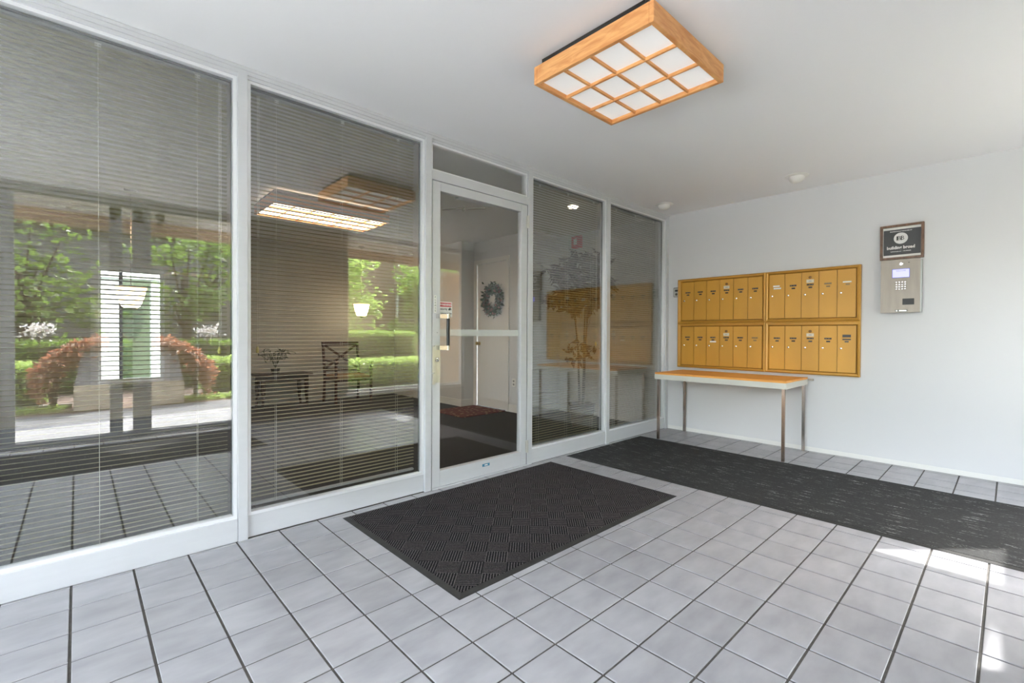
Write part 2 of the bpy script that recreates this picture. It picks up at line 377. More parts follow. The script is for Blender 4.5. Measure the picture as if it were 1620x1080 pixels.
def window(name, x0, x1, z0, z1, yc, fr, glm=None, split=(), bead=.022, wall_mat=None):
    """framed pane: children frame bars and the glass"""
    w = struct(name); w.location = ((x0+x1)/2, yc, z0)
    MB().box(x0, x1, yc-.022, yc+.022, z1-bead, z1).box(x0, x1, yc-.022, yc+.022, z0, z0+bead) \
        .box(x0, x0+bead, yc-.022, yc+.022, z0+bead, z1-bead).box(x1-bead, x1, yc-.022, yc+.022, z0+bead, z1-bead).build('window_frame', fr or beadm, w)
    B(x0+bead*.6, x1-bead*.6, yc-.003, yc+.003, z0+bead*.6, z1-bead*.6).build('glass_pane', glm or GL, w)
    return w
# ------------------------------------------------------------------ glazed lobby wall (y = 0)
YG = .035
mull = [(-5.80, -5.75), (-4.342, -4.297), (-3.235, -3.186), (-2.268, -2.216), (-1.190, -1.135), (-.060, 0.0)]
head = MB().box(XL, 0, .0, .075, 2.398, H).box(XL, 0, -.004, .07, 2.418, 2.4345).box(XL, 0, .006, .07, 2.380, 2.398)
struct('trim_1', head, alum)
for i, (a, b) in enumerate(mull):
    m_ = B(a, b, -.002, .085, 0, 2.3985) if i != 2 and i != 3 else B(a, b, -.002, .085, 0, 2.3985)
    struct('trim_%d' % (i+2), m_, alum, bevel=.0015)
panes = [(XL, -5.80, .0), (-5.75, -4.342, .0), (-4.297, -3.235, .018), (-2.216, -1.190, .006), (-1.135, -.060, .008)]
for i, (a, b, yo) in enumerate(panes):
    w = window('window_%d' % (i+1), a+.001, b-.001, .118, 2.380, YG, beadm, bead=.016)
    B(a+.0015, b-.0015, yo, .075, 0.002, .119).build('sill_panel', alum, w, bevel=.0015)
    MB().box(a+.014, a+.022, .045, .058, .134, 2.364).box(b-.022, b-.014, .045, .058, .134, 2.364).box(a+.02, b-.02, .045, .058, 2.355, 2.364).build('gasket', dark, w)
w = window('window_6', -3.186+.001, -2.268-.001, 2.187, 2.380, YG, beadm, glm=GL, bead=.014)
B(-3.186, -2.268, .001, .07, 2.124, 2.188).build('transom_bar', alum, w, bevel=.0015)
# ------------------------------------------------------------------ entrance door in the glazed wall
d1 = struct('door_1'); d1.location = (-2.72, .03, 0)
DX0, DX1 = -3.180, -2.274
B(DX0, DX0+.066, .004, .05, .010, 2.120).build('stile', alum, d1, bevel=.0015)
B(DX1-.066, DX1, .004, .05, .010, 2.120).build('stile', alum, d1, bevel=.0015)
B(DX0+.066, DX1-.066, .004, .05, 2.058, 2.120).build('top_rail', alum, d1, bevel=.0015)
br = B(DX0+.066, DX1-.066, .004, .05, .010, .120).build('bottom_rail', alum, d1, bevel=.0015)
B(DX0+.06, DX1-.06, .024, .030, .115, 2.063).build('glass_pane', GLD, d1)
B(DX0+.066, DX1-.066, .034, .050, 1.056, 1.104).build('crossbar', trimw, d1, bevel=.002)
MB().box(DX0-.004, DX0-.0005, .006, .05, .0, 2.122).box(DX1+.0005, DX1+.005, .006, .05, 0, 2.122).build('door_gap', dark, d1)
B(DX0, DX1, -.006, .07, 0, .008).build('threshold', alum, d1, bevel=.002)
# pull handle
hd = MB().box(-3.150, -3.085, -.048, -.030, 1.178, 1.206).box(-3.150, -3.085, -.048, -.030, .962, .990).box(-3.150, -3.122, -.032, .004, 1.178, 1.206).box(-3.150, -3.122, -.032, .004, .962, .990) \
    .build('pull_handle', chrome, d1, bevel=.002)
MB().tube([(-3.078, -.040, .960), (-3.078, -.040, .990)], .013, 14).tube([(-3.078, -.040, 1.178), (-3.078, -.040, 1.208)], .013, 14).build('handle_collar', chrome, hd, smooth=True)
MB().tube([(-3.078, -.040, .990), (-3.078, -.040, 1.178)], .0115, 14).build('black_grip', black, hd, smooth=True)
lk = B(-3.166, -3.118, -.004, .004, .735, .992).build('lock_plate', steel, d1, bevel=.002)
lk.data.materials.clear(); lk.data.materials.append(mat('satin_nickel', (.62, .60, .55), .3, .8))
B(-3.186, -3.168, -.016, .0, .725, .800).build('latch_guard', MATS['satin_nickel'], lk, bevel=.002)
B(-3.186, -3.168, -.014, .0, .806, .985).build('latch_guard', MATS['satin_nickel'], lk, bevel=.002)
MB().lathe((-3.146, -.004, .895), [(.015, 0), (.015, -.008), (.011, -.010)], 20, 'y').build('lock_cylinder', chrome, lk, smooth=True)
B(-3.1475, -3.1445, -.0155, -.0135, .889, .901).build('keyhole', black, lk)
B(-3.140, -3.136, .0025, .0045, 1.078, 1.082).build('screw', black, d1)
for z in (1.985, .155):
    MB().tube([(DX1+.002, -.004, z-.05), (DX1+.002, -.004, z+.05)], .009, 10).box(DX1-.012, DX1+.016, -.001, .004, z-.045, z+.045).tube([(DX1+.002, -.004, z-.002), (DX1+.002, -.004, z+.002)], .0095, 10).build('hinge', MATS['satin_nickel'], d1, smooth=True)
# small vertical lettering on the lock stile and the blue sticker on the bottom rail
st = thing('stile_label', 'narrow white label with small vertical green letters on the door stile', 'label', (-3.155, .003, 1.28))
B(-3.165, -3.146, .0022, .0038, 1.215, 1.335).build('label_backing', whitep, st)
greenink = mat('green_ink', (.08, .16, .10), .6)
for i, ch in enumerate('PLEASE'):
    text('letter', ch, .017, (-3.1555, .0018, 1.322-i*.0185), 'G', greenink, st)
bl = thing('blue_sticker', 'small blue maker sticker on the bottom rail of the glass door', 'sticker', (-2.70, .003, .085))
B(-2.735, -2.665, .0022, .0038, .074, .094).build('sticker_backing', mat('teal_blue', (.05, .22, .36), .5), bl)
B(-2.715, -2.685, .0014, .0022, .080, .088).build('print_bar', whitep, bl)
ws = thing('warning_sign', 'red and white WARNING security camera sign stuck on the door glass', 'sign', (-3.06, .02, 1.2))
B(-3.135, -3.003, .0205, .0225, 1.190, 1.296).build('sign_plate', whitep, ws)
B(-3.110, -3.009, .0195, .0205, 1.262, 1.290).build('red_band', redp, ws)
text('warning_lettering', 'WARNING', .0215, (-3.060, .0185, 1.2755), 'G', whitep, ws, bold=.0006)
text('sign_lettering', 'Security', .021, (-3.078, .0195, 1.246), 'G', mat('dark_ink', (.03, .03, .03), .6), ws)
text('sign_lettering', 'Cameras in Use', .0155, (-3.058, .0195, 1.216), 'G', MATS['dark_ink'], ws)
MB().box(-3.034, -3.022, .0190, .0205, 1.238, 1.250).prism([(-3.022, 1.244), (-3.012, 1.238), (-3.012, 1.252)], 1, .0190, .0205).box(-3.026, -3.016, .0190, .0205, 1.250, 1.256).build('camera_symbol', MATS['dark_ink'], ws)
# door closer arm inside the lobby, above the door
dc = thing('door_closer', 'grey door closer arm above the door inside the lobby', 'door closer', (-2.73, .1, 2.0))
MB().box(-2.92, -2.60, .055, .105, 2.062, 2.112).build('closer_body', alum, dc, bevel=.003)
MB().bar((-2.62, .12, 2.055), (-2.86, .36, 2.045), .022, .01).build('closer_arm', steel, dc)
MB().tube([(-2.74, .24, 2.03), (-2.74, .24, 2.065)], .012, 10).build('pivot_screw', chrome, dc)

# ------------------------------------------------------------------ venetian blinds behind each pane
def slat_mesh(x0, x1):
    prof = []; n = 3; wd = .0245; cr = .0026
    for i in range(n+1):
        t = i/n; prof.append(((t-.5)*wd, cr*(1-(2*t-1)**2)))
    pr = prof+[(y, z-.0006) for y, z in reversed(prof)]
    return MB().prism(pr, 0, x0, x1)
def blind(x0, x1, zb, cords, label, wand=None, lift=None, tilt=0):
    yb = .088; cx = (x0+x1)/2
    t = thing('venetian_blind', label, 'blind', (cx, yb, zb), 'venetian blinds behind the lobby glass')
    B(x0-.004, x1+.004, yb-.014, yb+.014, 2.352, 2.378).build('headrail', railm, t, bevel=.001)
    sm = None; z = 2.342; k = 0
    while z > zb+.018:
        if sm is None: sm = slat_mesh(x0-cx, x1-cx).build('slat', slatm); sm.parent = t; o = sm
        else: o = sm.copy(); COL.objects.link(o)
        o.location = (0, random.uniform(-.0004, .0004), z-zb); o.rotation_euler = (random.uniform(-.02, .02)+tilt, 0, 0)
        z -= .02155; k += 1
    B(x0, x1, yb-.013, yb+.013, zb-.006, zb+.008).build('bottom_rail', railm, t, bevel=.003)
    for c in cords:
        MB().tube([(c, yb-.0135, zb), (c, yb-.0135, 2.355)], .0008, 4).tube([(c, yb+.0135, zb), (c, yb+.0135, 2.355)], .0008, 4).build('ladder_cord', cordm, t)
        MB().box(c-.011, c+.011, yb-.019, yb-.014, 2.344, 2.349).box(c-.011, c+.011, yb-.019, yb-.014, 2.334, 2.338).box(c-.002, c+.002, yb-.018, yb-.014, 2.334, 2.349).build('cord_clip', whitep, t)
        MB().lathe((c, yb, zb-.009), [(.004, 0), (.006, .003)], 8).build('rail_button', cordm, t)
    if wand: MB().tube([(wand, yb-.022, 2.345), (wand, yb-.022, 1.15)], .003, 6).build('tilt_wand', mat('clear_wand', (.6, .6, .55), .3), t)
    if lift:
        MB().tube([(lift, yb-.018, 2.34), (lift, yb-.018, 1.0)], .0012, 4).tube([(lift+.008, yb-.018, 2.34), (lift+.008, yb-.018, 1.03)], .0012, 4).build('lift_cord', cordm, t)
        MB().lathe((lift, yb-.018, .965), [(.003, .035), (.008, .02), (.007, 0)], 8).build('cord_tassel', mat('yellow_tassel', (.6, .5, .15), .5), t)
    return t
blind(-5.72, -4.372, .105, (-5.50, -4.867, -4.501), 'wide venetian blind behind the leftmost glass pane', lift=-4.41, tilt=-.19)
blind(-4.262, -3.275, .150, (-4.139, -3.772, -3.401), 'venetian blind behind the pane left of the glass door', lift=-4.235, tilt=-.02)
blind(-2.186, -1.225, .125, (-2.061, -1.689, -1.315), 'venetian blind behind the pane right of the glass door', lift=-1.27)
blind(-1.105, -.150, .125, (-.939, -.590, -.218), 'venetian blind behind the narrow pane nearest the mailbox wall')

# ------------------------------------------------------------------ oak ceiling light (vestibule)
def shoji(x0, x1, y0, y1, zb, zt, nx, ny, label, pm, depth_bar=.022, name='ceiling_light', backing=True):
    t = thing(name, label, 'ceiling light', ((x0+x1)/2, (y0+y1)/2, zt))
    w = .020
    for (a, b, c, d) in ((x0, x1, y0, y0+w), (x0, x1, y1-w, y1), (x0, x0+w, y0+w, y1-w), (x1-w, x1, y0+w, y1-w)):
        B(a, b, c, d, zb, zt).build('frame_board', oak, t, bevel=.0015)
    for i in range(1, nx): x = x0+w+(x1-x0-2*w)*i/nx; B(x-.005, x+.005, y0+w, y1-w, zb+.002, zb+.018).build('lattice_bar', oak, t, bevel=.001)
    for i in range(1, ny): y = y0+w+(y1-y0-2*w)*i/ny; B(x0+w, x1-w, y-.005, y+.005, zb+.006, zb+.021).build('lattice_bar', oak, t, bevel=.001)
    for i in range(nx):
        for j in range(ny):
            a = x0+w+(x1-x0-2*w)*i/nx; b = x0+w+(x1-x0-2*w)*(i+1)/nx; c = y0+w+(y1-y0-2*w)*j/ny; d = y0+w+(y1-y0-2*w)*(j+1)/ny
            B(a+.001, b-.001, c+.001, d-.001, zb+.022, zb+.026).build('diffuser_panel', pm, t)
    if backing: B(x0+.025, x1-.02, y0+.045, y1-.03, zt, H).build('black_backing', black, t)
    return t
shoji(-3.283, -2.632, -1.735, -1.070, 2.313, 2.400, 3, 4, 'square oak lattice ceiling light on the white ceiling', paper)
# recessed downlights
for i, (x, y, l) in enumerate(((-.465, -1.44, 'white recessed dome light on the ceiling above the mailboxes'), (-.47, -.20, 'white recessed dome light on the ceiling near the glass wall corner'))):
    t = thing('dome_light', l, 'ceiling light', (x, y, H), 'dome lights near the mailbox wall')
    MB().lathe((x, y, H), [(.092, -.001), (.092, -.004), (.080, -.008), (.062, -.010)], 32).build('trim_ring', trimw, t, smooth=True)
    MB().lathe((x, y, H), [(.060, -.008), (.061, -.020), (.055, -.036), (.042, -.050), (.022, -.058), (.002, -.060)], 32).build('glass_dome', mat('opal_glass', (.78, .76, .72), .35), t, smooth=True)

# ------------------------------------------------------------------ mailboxes
XW = 0.0
def text_plate(y, z, w, h, x, m, name, parent): return B(x-.0015, x, y-w/2, y+w/2, z-h/2, z+h/2).build(name, m, parent)
def mail_unit(y0, y1, z0, z1, dy0, dy1, dz0, dz1, n, label, tags, master):
    """unit spans y0 (left, nearer 0) to y1; doors between dy0 and dy1"""
    t = thing('mailbox_unit', label, 'mailboxes', (XW, (y0+y1)/2, z0), 'gold wall mailbox units')
    f = MB()
    def ring(ya, yb, za, zb, yc, yd, zc, zd, x0, x1):
        # mitred frame between outer (ya..yb) and inner (yc..yd) rectangles
        O = [(x0, ya, za), (x0, yb, za), (x0, yb, zb), (x0, ya, zb)]; I = [(x1, yc, zc), (x1, yd, zc), (x1, yd, zd), (x1, yc, zd)]
        f.add(O+I, [(0, 1, 5, 4), (1, 2, 6, 5), (2, 3, 7, 6), (3, 0, 4, 7)])
    e = .010
    ring(y0, y1, z0, z1, y0, y1, z0, z1, XW-.001, XW-.036)
    ring(y0, y1, z0, z1, y0-e, y1+e, z0+e, z1-e, XW-.036, XW-.040)
    ring(y0-e, y1+e, z0+e, z1-e, dy0+.008, dy1-.008, dz0-.008, dz1+.008, XW-.040, XW-.037)
    ring(dy0+.008, dy1-.008, dz0-.008, dz1+.008, dy0, dy1, dz0, dz1, XW-.037, XW-.022)
    f.build('mailbox_frame', golds, t)
    B(XW-.0205, XW-.001, y0-.004, y1+.004, z0+.004, z1-.004).build('backing', goldd, t)
    wd = (dy0-dy1)/n
    for i in range(n):
        a = dy0-wd*i; b = a-wd; yc = (a+b)/2
        d = B(XW-.0285, XW-.021, b+.0018, a-.0018, dz0+.002, dz1-.002).build('mailbox_door', gold, t, bevel=.0012)
        MB().lathe((XW-.0285, a-.030, dz0+(dz1-dz0)*.51), [(.0085, 0), (.0085, -.004), (.006, -.005)], 14, 'x').build('lock', chrome, d, smooth=True)
        zt = dz1-.118; xx = XW-.0285
        kind = tags[i]
        if kind in 'nfm':
            mm = tagm if kind != 'f' else mat('faded_tag', (.22, .15, .06), .5)
            text_plate(yc, zt, .056, .014, xx, mm, 'name_tag', d); text_plate(yc-.002, zt-.026, .030, .013, xx, mm, 'number_tag', d)
            for q in range(4): B(xx-.0019, xx-.0014, yc-.022+q*.011, yc-.015+q*.011, zt-.0025, zt+.0025).build('tag_print', mat('tag_ink', (.25, .2, .14), .5), d) if i % 2 == q % 2 else None
        if kind == 'm': # white paper slip under the tag
            MB().box(xx-.002, xx, yc-.035, yc+.030, zt-.052, zt-.036).build('paper_slip', whitep, d, bevel=.0005)
        if kind == 'p':
            text_plate(yc+.004, zt+.004, .058, .014, xx, whitep, 'paper_label', d); text_plate(yc-.004, zt-.018, .066, .014, xx, whitep, 'paper_label', d)
        if kind == 'w':
            text_plate(yc-.004, zt+.004, .064, .012, xx, whitep, 'paper_label', d); text_plate(yc-.008, zt-.018, .030, .013, xx, MATS['faded_tag'], 'number_tag', d)
        if kind == 'b':
            text_plate(yc, zt+.024, .062, .024, xx, tagm, 'name_plate', d)
        if kind == 'b':
            text_plate(yc, zt-.006, .062, .012, xx, tagm, 'name_tag', d); text_plate(yc, zt-.026, .030, .012, xx, tagm, 'number_tag', d)
        if i == master:
            MB().lathe((xx, yc, dz1-.052), [(.013, 0), (.013, -.004), (.008, -.005)], 18, 'x').build('master_lock', mat('bronze_lock', (.18, .09, .03), .4, .8), d, smooth=True)
            text_plate(yc, dz1-.086, .060, .030, xx, mat('cream_card', (.68, .62, .48), .6), 'index_card', d)
            B(xx-.002, xx-.0014, yc-.012, yc+.012, dz1-.089, dz1-.083).build('card_print', mat('grey_ink', (.3, .3, .3), .6), d)
    return t
mail_unit(-.132, -1.0535, 1.2035, 1.688, -.177, -1.026, 1.232, 1.656, 6, 'gold six-door wall mailbox unit, upper left of four, beside the glass wall', 'nnnnnn', 3)
mail_unit(-1.0545, -1.822, 1.2035, 1.688, -1.084, -1.789, 1.234, 1.660, 5, 'gold five-door wall mailbox unit, upper right, with white paper labels', 'pnnfw', 2)
mail_unit(-.132, -1.0535, .713, 1.2025, -.178, -1.026, .742, 1.164, 6, 'gold six-door wall mailbox unit, lower left, one door with a white paper slip', 'nnmnnf', 3)
mail_unit(-1.0545, -1.822, .713, 1.2025, -1.088, -1.794, .745, 1.163, 5, 'gold five-door wall mailbox unit, lower right, one door with a large black plate', 'nnnnb', 2)

# ------------------------------------------------------------------ table
tb = thing('console_table', 'narrow table with orange wood top and chrome legs under the mailboxes', 'table', (-.33, -.82, 0))
TX0, TX1, TY0, TY1 = -.628, -.020, -1.425, -.195
B(TX0+.012, TX1, TY0+.012, TY1-.012, .664, .684).build('tabletop', orangewood, tb, bevel=.002)
MB().box(TX0, TX0+.016, TY0, TY1, .618, .668).box(TX1-.016, TX1, TY0, TY1, .618, .668).box(TX0+.016, TX1-.016, TY0, TY0+.016, .618, .668).box(TX0+.016, TX1-.016, TY1-.016, TY1, .618, .668).build('apron', creamm, tb, bevel=.0015)
MB().box(TX0+.002, TX0+.012, TY0+.002, TY1-.002, .668, .686).box(TX0+.012, TX1, TY0+.002, TY0+.012, .668, .686).box(TX0+.012, TX1, TY1-.012, TY1-.002, .668, .686).build('wood_edging', orangewood, tb, bevel=.002)
for x in (TX0+.018, TX1-.034):
    for y in (TY0+.016, TY1-.016-.026):
        l = B(x, x+.024, y, y+.024, .0, .622).build('leg', legm, tb, bevel=.002)
B(TX1-.004, TX1+.008, TY0-.045, TY0+.02, .655, .672).build('corner_bracket', steel, tb)

# ------------------------------------------------------------------ small wall plate half hidden behind the mailboxes
kp = thing('key_switch', 'small black-rimmed key switch on the wall left of the mailboxes', 'switch', (0, -.1, 1.5))
MB().box(-.012, 0, -.131, -.064, 1.500, 1.606).build('rim', black, kp, bevel=.004)
MB().box(-.016, -.011, -.128, -.070, 1.503, 1.599).build('face_plate', mat('grey_face', (.5, .5, .46), .4, .4), kp, bevel=.003)
MB().box(-.0175, -.0155, -.124, -.086, 1.560, 1.582).build('upper_slot', black, kp)
MB().lathe((-.016, -.104, 1.530), [(.014, 0), (.014, -.003), (.009, -.004)], 14, 'x').build('key_barrel', mat('dark_metal', (.08, .08, .07), .4, .8), kp, smooth=True)

# ------------------------------------------------------------------ framed sign
sg = thing('framed_sign', 'walnut framed black and white building management sign above the intercom', 'sign', (0, -2.09, 1.85))
SY0, SY1, SZ0, SZ1 = -1.950, -2.232, 1.705, 1.990
fw_ = .018
for a in ((SY0, SY1, SZ1-fw_, SZ1), (SY0, SY1, SZ0, SZ0+fw_), (SY0, SY0-fw_, SZ0+fw_, SZ1-fw_), (SY1+fw_, SY1, SZ0+fw_, SZ1-fw_)):
    B(-.028, 0, *a).build('frame_side', walnut, sg, bevel=.0015)
B(-.010, -.001, SY0-fw_, SY1+fw_, SZ0+fw_, SZ1-fw_).build('white_board', whitep, sg)
B(-.012, -.010, SY0-fw_-.004, SY1+fw_+.002, SZ0+.038, SZ1-.038).build('black_panel', mat('sign_black', (.045, .045, .048), .45), sg)
ink = mat('sign_white', (.78, .76, .74), .5)
yc = (SY0+SY1)/2+.006
text('small_lettering', 'PROFESSIONALLY MANAGED BY', .0098, (-.0125, yc, 1.936), 'W', ink, sg, bold=.0003)
MB().lathe((-.012, yc, 1.878), [(.046, 0), (.046, -.0012)], 40, 'x').build('round_emblem', ink, sg)
bb_ = text('emblem_letters', 'BB', .048, (-.0135, yc, 1.878), 'W', mat('dark_ink', (.03, .03, .03)), sg, sx=.85)
MB().box(-.0142, -.0134, yc+.020, yc+.0275, 1.861, 1.895).box(-.0142, -.0134, yc-.0065, yc+.0005, 1.861, 1.895).build('letter_stem', MATS['dark_ink'], sg)
text('large_lettering', 'building broad', .034, (-.0125, yc, 1.802), 'W', ink, sg, bold=.0013, sx=.93)
text('small_lettering', 'buildingbroad.com  \u2022  773.000.0000', .0092, (-.0125, yc, 1.771), 'W', ink, sg, bold=.0003)
bpy.data.objects.remove(bpy.data.objects[sg.children[-1].name]) if False else None

# ------------------------------------------------------------------ intercom
ic = thing('intercom', 'brushed steel door intercom with blue screen and keypad below the framed sign', 'intercom', (0, -2.09, 1.48))
IY0, IY1, IZ0, IZ1 = -1.962, -2.216, 1.263, 1.698
B(-.050, 0, IY0-.004, IY1-.008, IZ0+.004, IZ1-.006).build('case', mat('grey_case', (.32, .34, .33), .4, .6), ic, bevel=.003)
B(-.056, -.050, IY0, IY1, IZ0, IZ1).build('face_panel', steel, ic, bevel=.0015)
XF = -.056
MB().box(XF-.002, XF, -2.036, -2.151, 1.546, 1.622).build('screen_bezel', mat('bezel_blue', (.18, .18, .42), .3), ic)
sc_ = B(XF-.003, XF-.0018, -2.041, -2.146, 1.552, 1.616).build('screen', mat('lit_screen', (.30, .30, .85), .3, emit=((.36, .36, 1), .55)), ic)
text('screen_lettering', 'WELCOME', .013, (XF-.0032, -2.094, 1.603), 'W', mat('screen_ink', (.10, .10, .6), .4), ic)
MB().lathe((XF, -2.094, 1.662), [(.015, 0), (.014, -.003), (.009, -.004), (.007, -.002)], 20, 'x').build('camera_lens', chrome, ic, smooth=True)
MB().lathe((XF, -2.144, 1.668), [(.004, 0), (.004, -.001)], 12, 'x').build('microphone', black, ic)
for i in range(4):
    for j in range(4):
        y = -2.066-i*.0185; z = 1.512-j*.0185
        k_ = MB().lathe((XF, y, z), [(.0068, 0), (.0068, -.0028), (.005, -.0036)], 12, 'x').build('key', chrome, ic, smooth=True)
B(XF-.003, XF, -2.106, -2.180, 1.326, 1.376).build('card_reader', black, ic, bevel=.001)
B(XF-.002, XF, -2.060, -2.138, 1.270, 1.287).build('name_badge', tagm, ic)
B(XF-.003, XF-.0018, -2.084, -2.133, 1.273, 1.284).build('badge_plate', mat('badge_silver', (.5, .5, .48), .3, .7), ic)
B(XF-.003, XF-.0018, -2.064, -2.076, 1.273, 1.284).build('badge_logo', MATS['badge_silver'], ic)

# ------------------------------------------------------------------ mats
def floor_mat(name, label, cx, cy, w, d, m, border, h=.008, rot=0, cat='mat'):
    t = thing(name, label, cat, (cx, cy, .0005))
    a, b = w/2, d/2; z = .0005
    mb = MB(); q = [(-a, -b), (a, -b), (a, b), (-a, b)]; k = [(x*(1-2*.006/w), y*(1-2*.006/d)) for x, y in q]; n = [(x*(1-2*border/w), y*(1-2*border/d)) for x, y in q]
    vs = [(cx+x, cy+y, z) for x, y in q]+[(cx+x, cy+y, z+.003) for x, y in k]+[(cx+x, cy+y, z+h) for x, y in n]+[(cx+x, cy+y, z) for x, y in n]
    fs = []
    for i in range(4):
        j = (i+1) % 4; fs += [(i, j, 4+j, 4+i), (4+i, 4+j, 8+j, 8+i), (8+i, 8+j, 12+j, 12+i), (12+i, 12+j, j, i)]
    mb.add(vs, fs).build('rubber_border', rubber, t)
    B(cx-a+border*1.01, cx+a-border*1.01, cy-b+border*1.01, cy+b-border*1.01, .001, .0005+h+.0015).build('pile', m, t)
    t.rotation_euler = (0, 0, rot); return t
weave = mat_weave('herringbone_pile', math.radians(45), .105, .0125, (.005, .0045, .005), (.17, .15, .15))
runner = runner_mat('runner_pile')
floor_mat('door_mat', 'black ribbed herringbone mat in front of the glass door', -2.938, -.632, 1.775, 1.14, weave, .028)
floor_mat('runner_mat', 'long black runner mat along the table and mailbox wall', -1.225, -1.69, 1.185, 3.32, runner, .022)
floor_mat('entry_mat', 'black mat inside the street entrance, seen reflected in the left pane', -4.66, -2.60, 2.06, 1.08, runner, .022, rot=-.03)

# ================================================================== LOBBY BEHIND THE GLASS
struct('floor_lobby', B(LX0, LX1, .075, LY+.1, -.15, -.002), carpet)
struct('ceiling_lobby', B(LX0, LX1, .14, LY+.15, H+.001, H+.12), ceilm)
# back wall with window opening x -4.74..-4.13, z .47..1.85
wx0, wx1, wz0, wz1 = -4.76, -4.12, .46, 1.86
lw_ = MB().box(LX0, wx0, LY, LY+.12, -.1, H).box(wx1, -.83, LY, LY+.12, -.1, H).box(wx0, wx1, LY, LY+.12, -.1, wz0).box(wx0, wx1, LY, LY+.12, wz1, H)
lb = struct('wall_lobby_back', lw_, lobw)
struct('wall_lobby_left', B(LX0-.12, LX0, .14, LY+.12, -.1, H), lobw)
wl = window('window_7', wx0, wx1, wz0, wz1, LY+.05, trimw, glm=GLC, bead=.035)
B(wx0+.20, wx0+.235, LY+.02, LY+.06, wz0+.02, wz1-.02).build('mullion', darkwood, wl)
struct('trim_10', MB().box(wx0-.06, wx0, LY-.015, LY, wz0-.06, wz1+.06).box(wx1, wx1+.06, LY-.015, LY, wz0-.06, wz1+.06).box(wx0, wx1, LY-.015, LY, wz1, wz1+.06).box(wx0, wx1, LY-.03, LY, wz0-.06, wz0), trimw)
# pier and wall with the wreath door (x=-.6), nib wall back to the mailbox side
struct('wall_lobby_pier', B(-.83, -.6, 2.86, LY, -.1, H), white)
dwall = MB().box(-.6, -.45, 2.84, 2.86, -.1, H).box(-.6, -.45, 1.70, 2.12, -.1, H).box(-.6, -.45, 2.12, 2.84, 2.10, H)
struct('wall_lobby_right', dwall, white)
struct('wall_lobby_nib', B(-.6, .0, 1.66, 1.70, -.1, H), lobw)
struct('wall_lobby_near', B(-.005, .10, .14, 1.66, -.1, H), lobw)
struct('baseboard_lobby', MB().box(-.615, -.6, 1.70, 2.06, 0, .10).box(-.845, -.83, 2.86, LY, 0, .10).box(-.845, -.6, 2.845, 2.86, 0, .10), trimw)
struct('trim_11', MB().box(-.62, -.6, 2.06, 2.12, 0, 2.16).box(-.62, -.6, 2.78, 2.84, 0, 2.10).box(-.62, -.6, 2.12, 2.84, 2.10, 2.16), trimw)
d2 = struct('door_2'); d2.location = (-.575, 2.45, 0)
B(-.595, -.555, 2.125, 2.775, .008, 2.095).build('door_leaf', trimw, d2)
kn = MB().lathe((-.595, 2.73, .93), [(.028, 0), (.028, -.006), (.012, -.012), (.012, -.03), (.026, -.04), (.026, -.056), (.010, -.064)], 20, 'x').build('door_knob', brass, d2, smooth=True)
MB().lathe((-.595, 2.73, 1.09), [(.024, 0), (.024, -.008), (.014, -.012)], 16, 'x').build('deadbolt', brass, d2, smooth=True)
# wreath
wr = thing('wreath', 'round leafy wreath with pink flowers hanging on the white lobby door', 'wreath', (-.60, 2.39, 1.56))
def wp():
    a = random.uniform(0, 2*math.pi); r = .165+random.gauss(0, .028); return (-.625+random.gauss(0, .012), 2.39+r*math.cos(a), 1.56+r*math.sin(a)*1.05)
MB().tube([(-.618, 2.39+.165*math.cos(a*math.pi/12), 1.56+.17*math.sin(a*math.pi/12)) for a in range(25)], .014, 8).build('vine_ring', mat('brown_vine', (.06, .04, .02), .8), wr)
stuff(leaves(MB(), 750, wp, .065, .45).build('foliage', mat('wreath_green', (.05, .085, .045), .6, noise=(20, .4)), wr))
stuff(leaves(MB(), 90, lambda: (lambda p: (p[0]-.015, p[1], p[2]))(wp()), .045, .9).build('flowers', mat('wreath_pink', (.38, .16, .15), .6, noise=(30, .4)), wr))
# rug at the door
ru = B(-1.38, -.64, 2.09, 2.80, .0005, .010).build('rug', rug_mat()); tag(ru, 'small dark red patterned rug on the lobby carpet before the wreath door', 'rug')
# outlet
oc = thing('wall_outlet', 'small white wall outlet on the lobby wall near the wreath door', 'outlet', (-.6, 1.95, .40))
B(-.606, -.6, 1.93, 2.00, .35, .46).build('cover_plate', whitep, oc, bevel=.001)
MB().box(-.608, -.606, 1.95, 1.98, .37, .395).box(-.608, -.606, 1.95, 1.98, .415, .44).build('socket', mat('socket_grey', (.3, .3, .28), .5), oc)
# lobby shoji light (lit)
lit = mat('lit_panel', (.9, .85, .75), .5, emit=((1, .80, .58), 5.5))
shoji(-3.60, -2.40, 2.08, 2.71, 2.300, 2.400, 6, 3, 'long lit oak lattice ceiling light inside the lobby', lit)
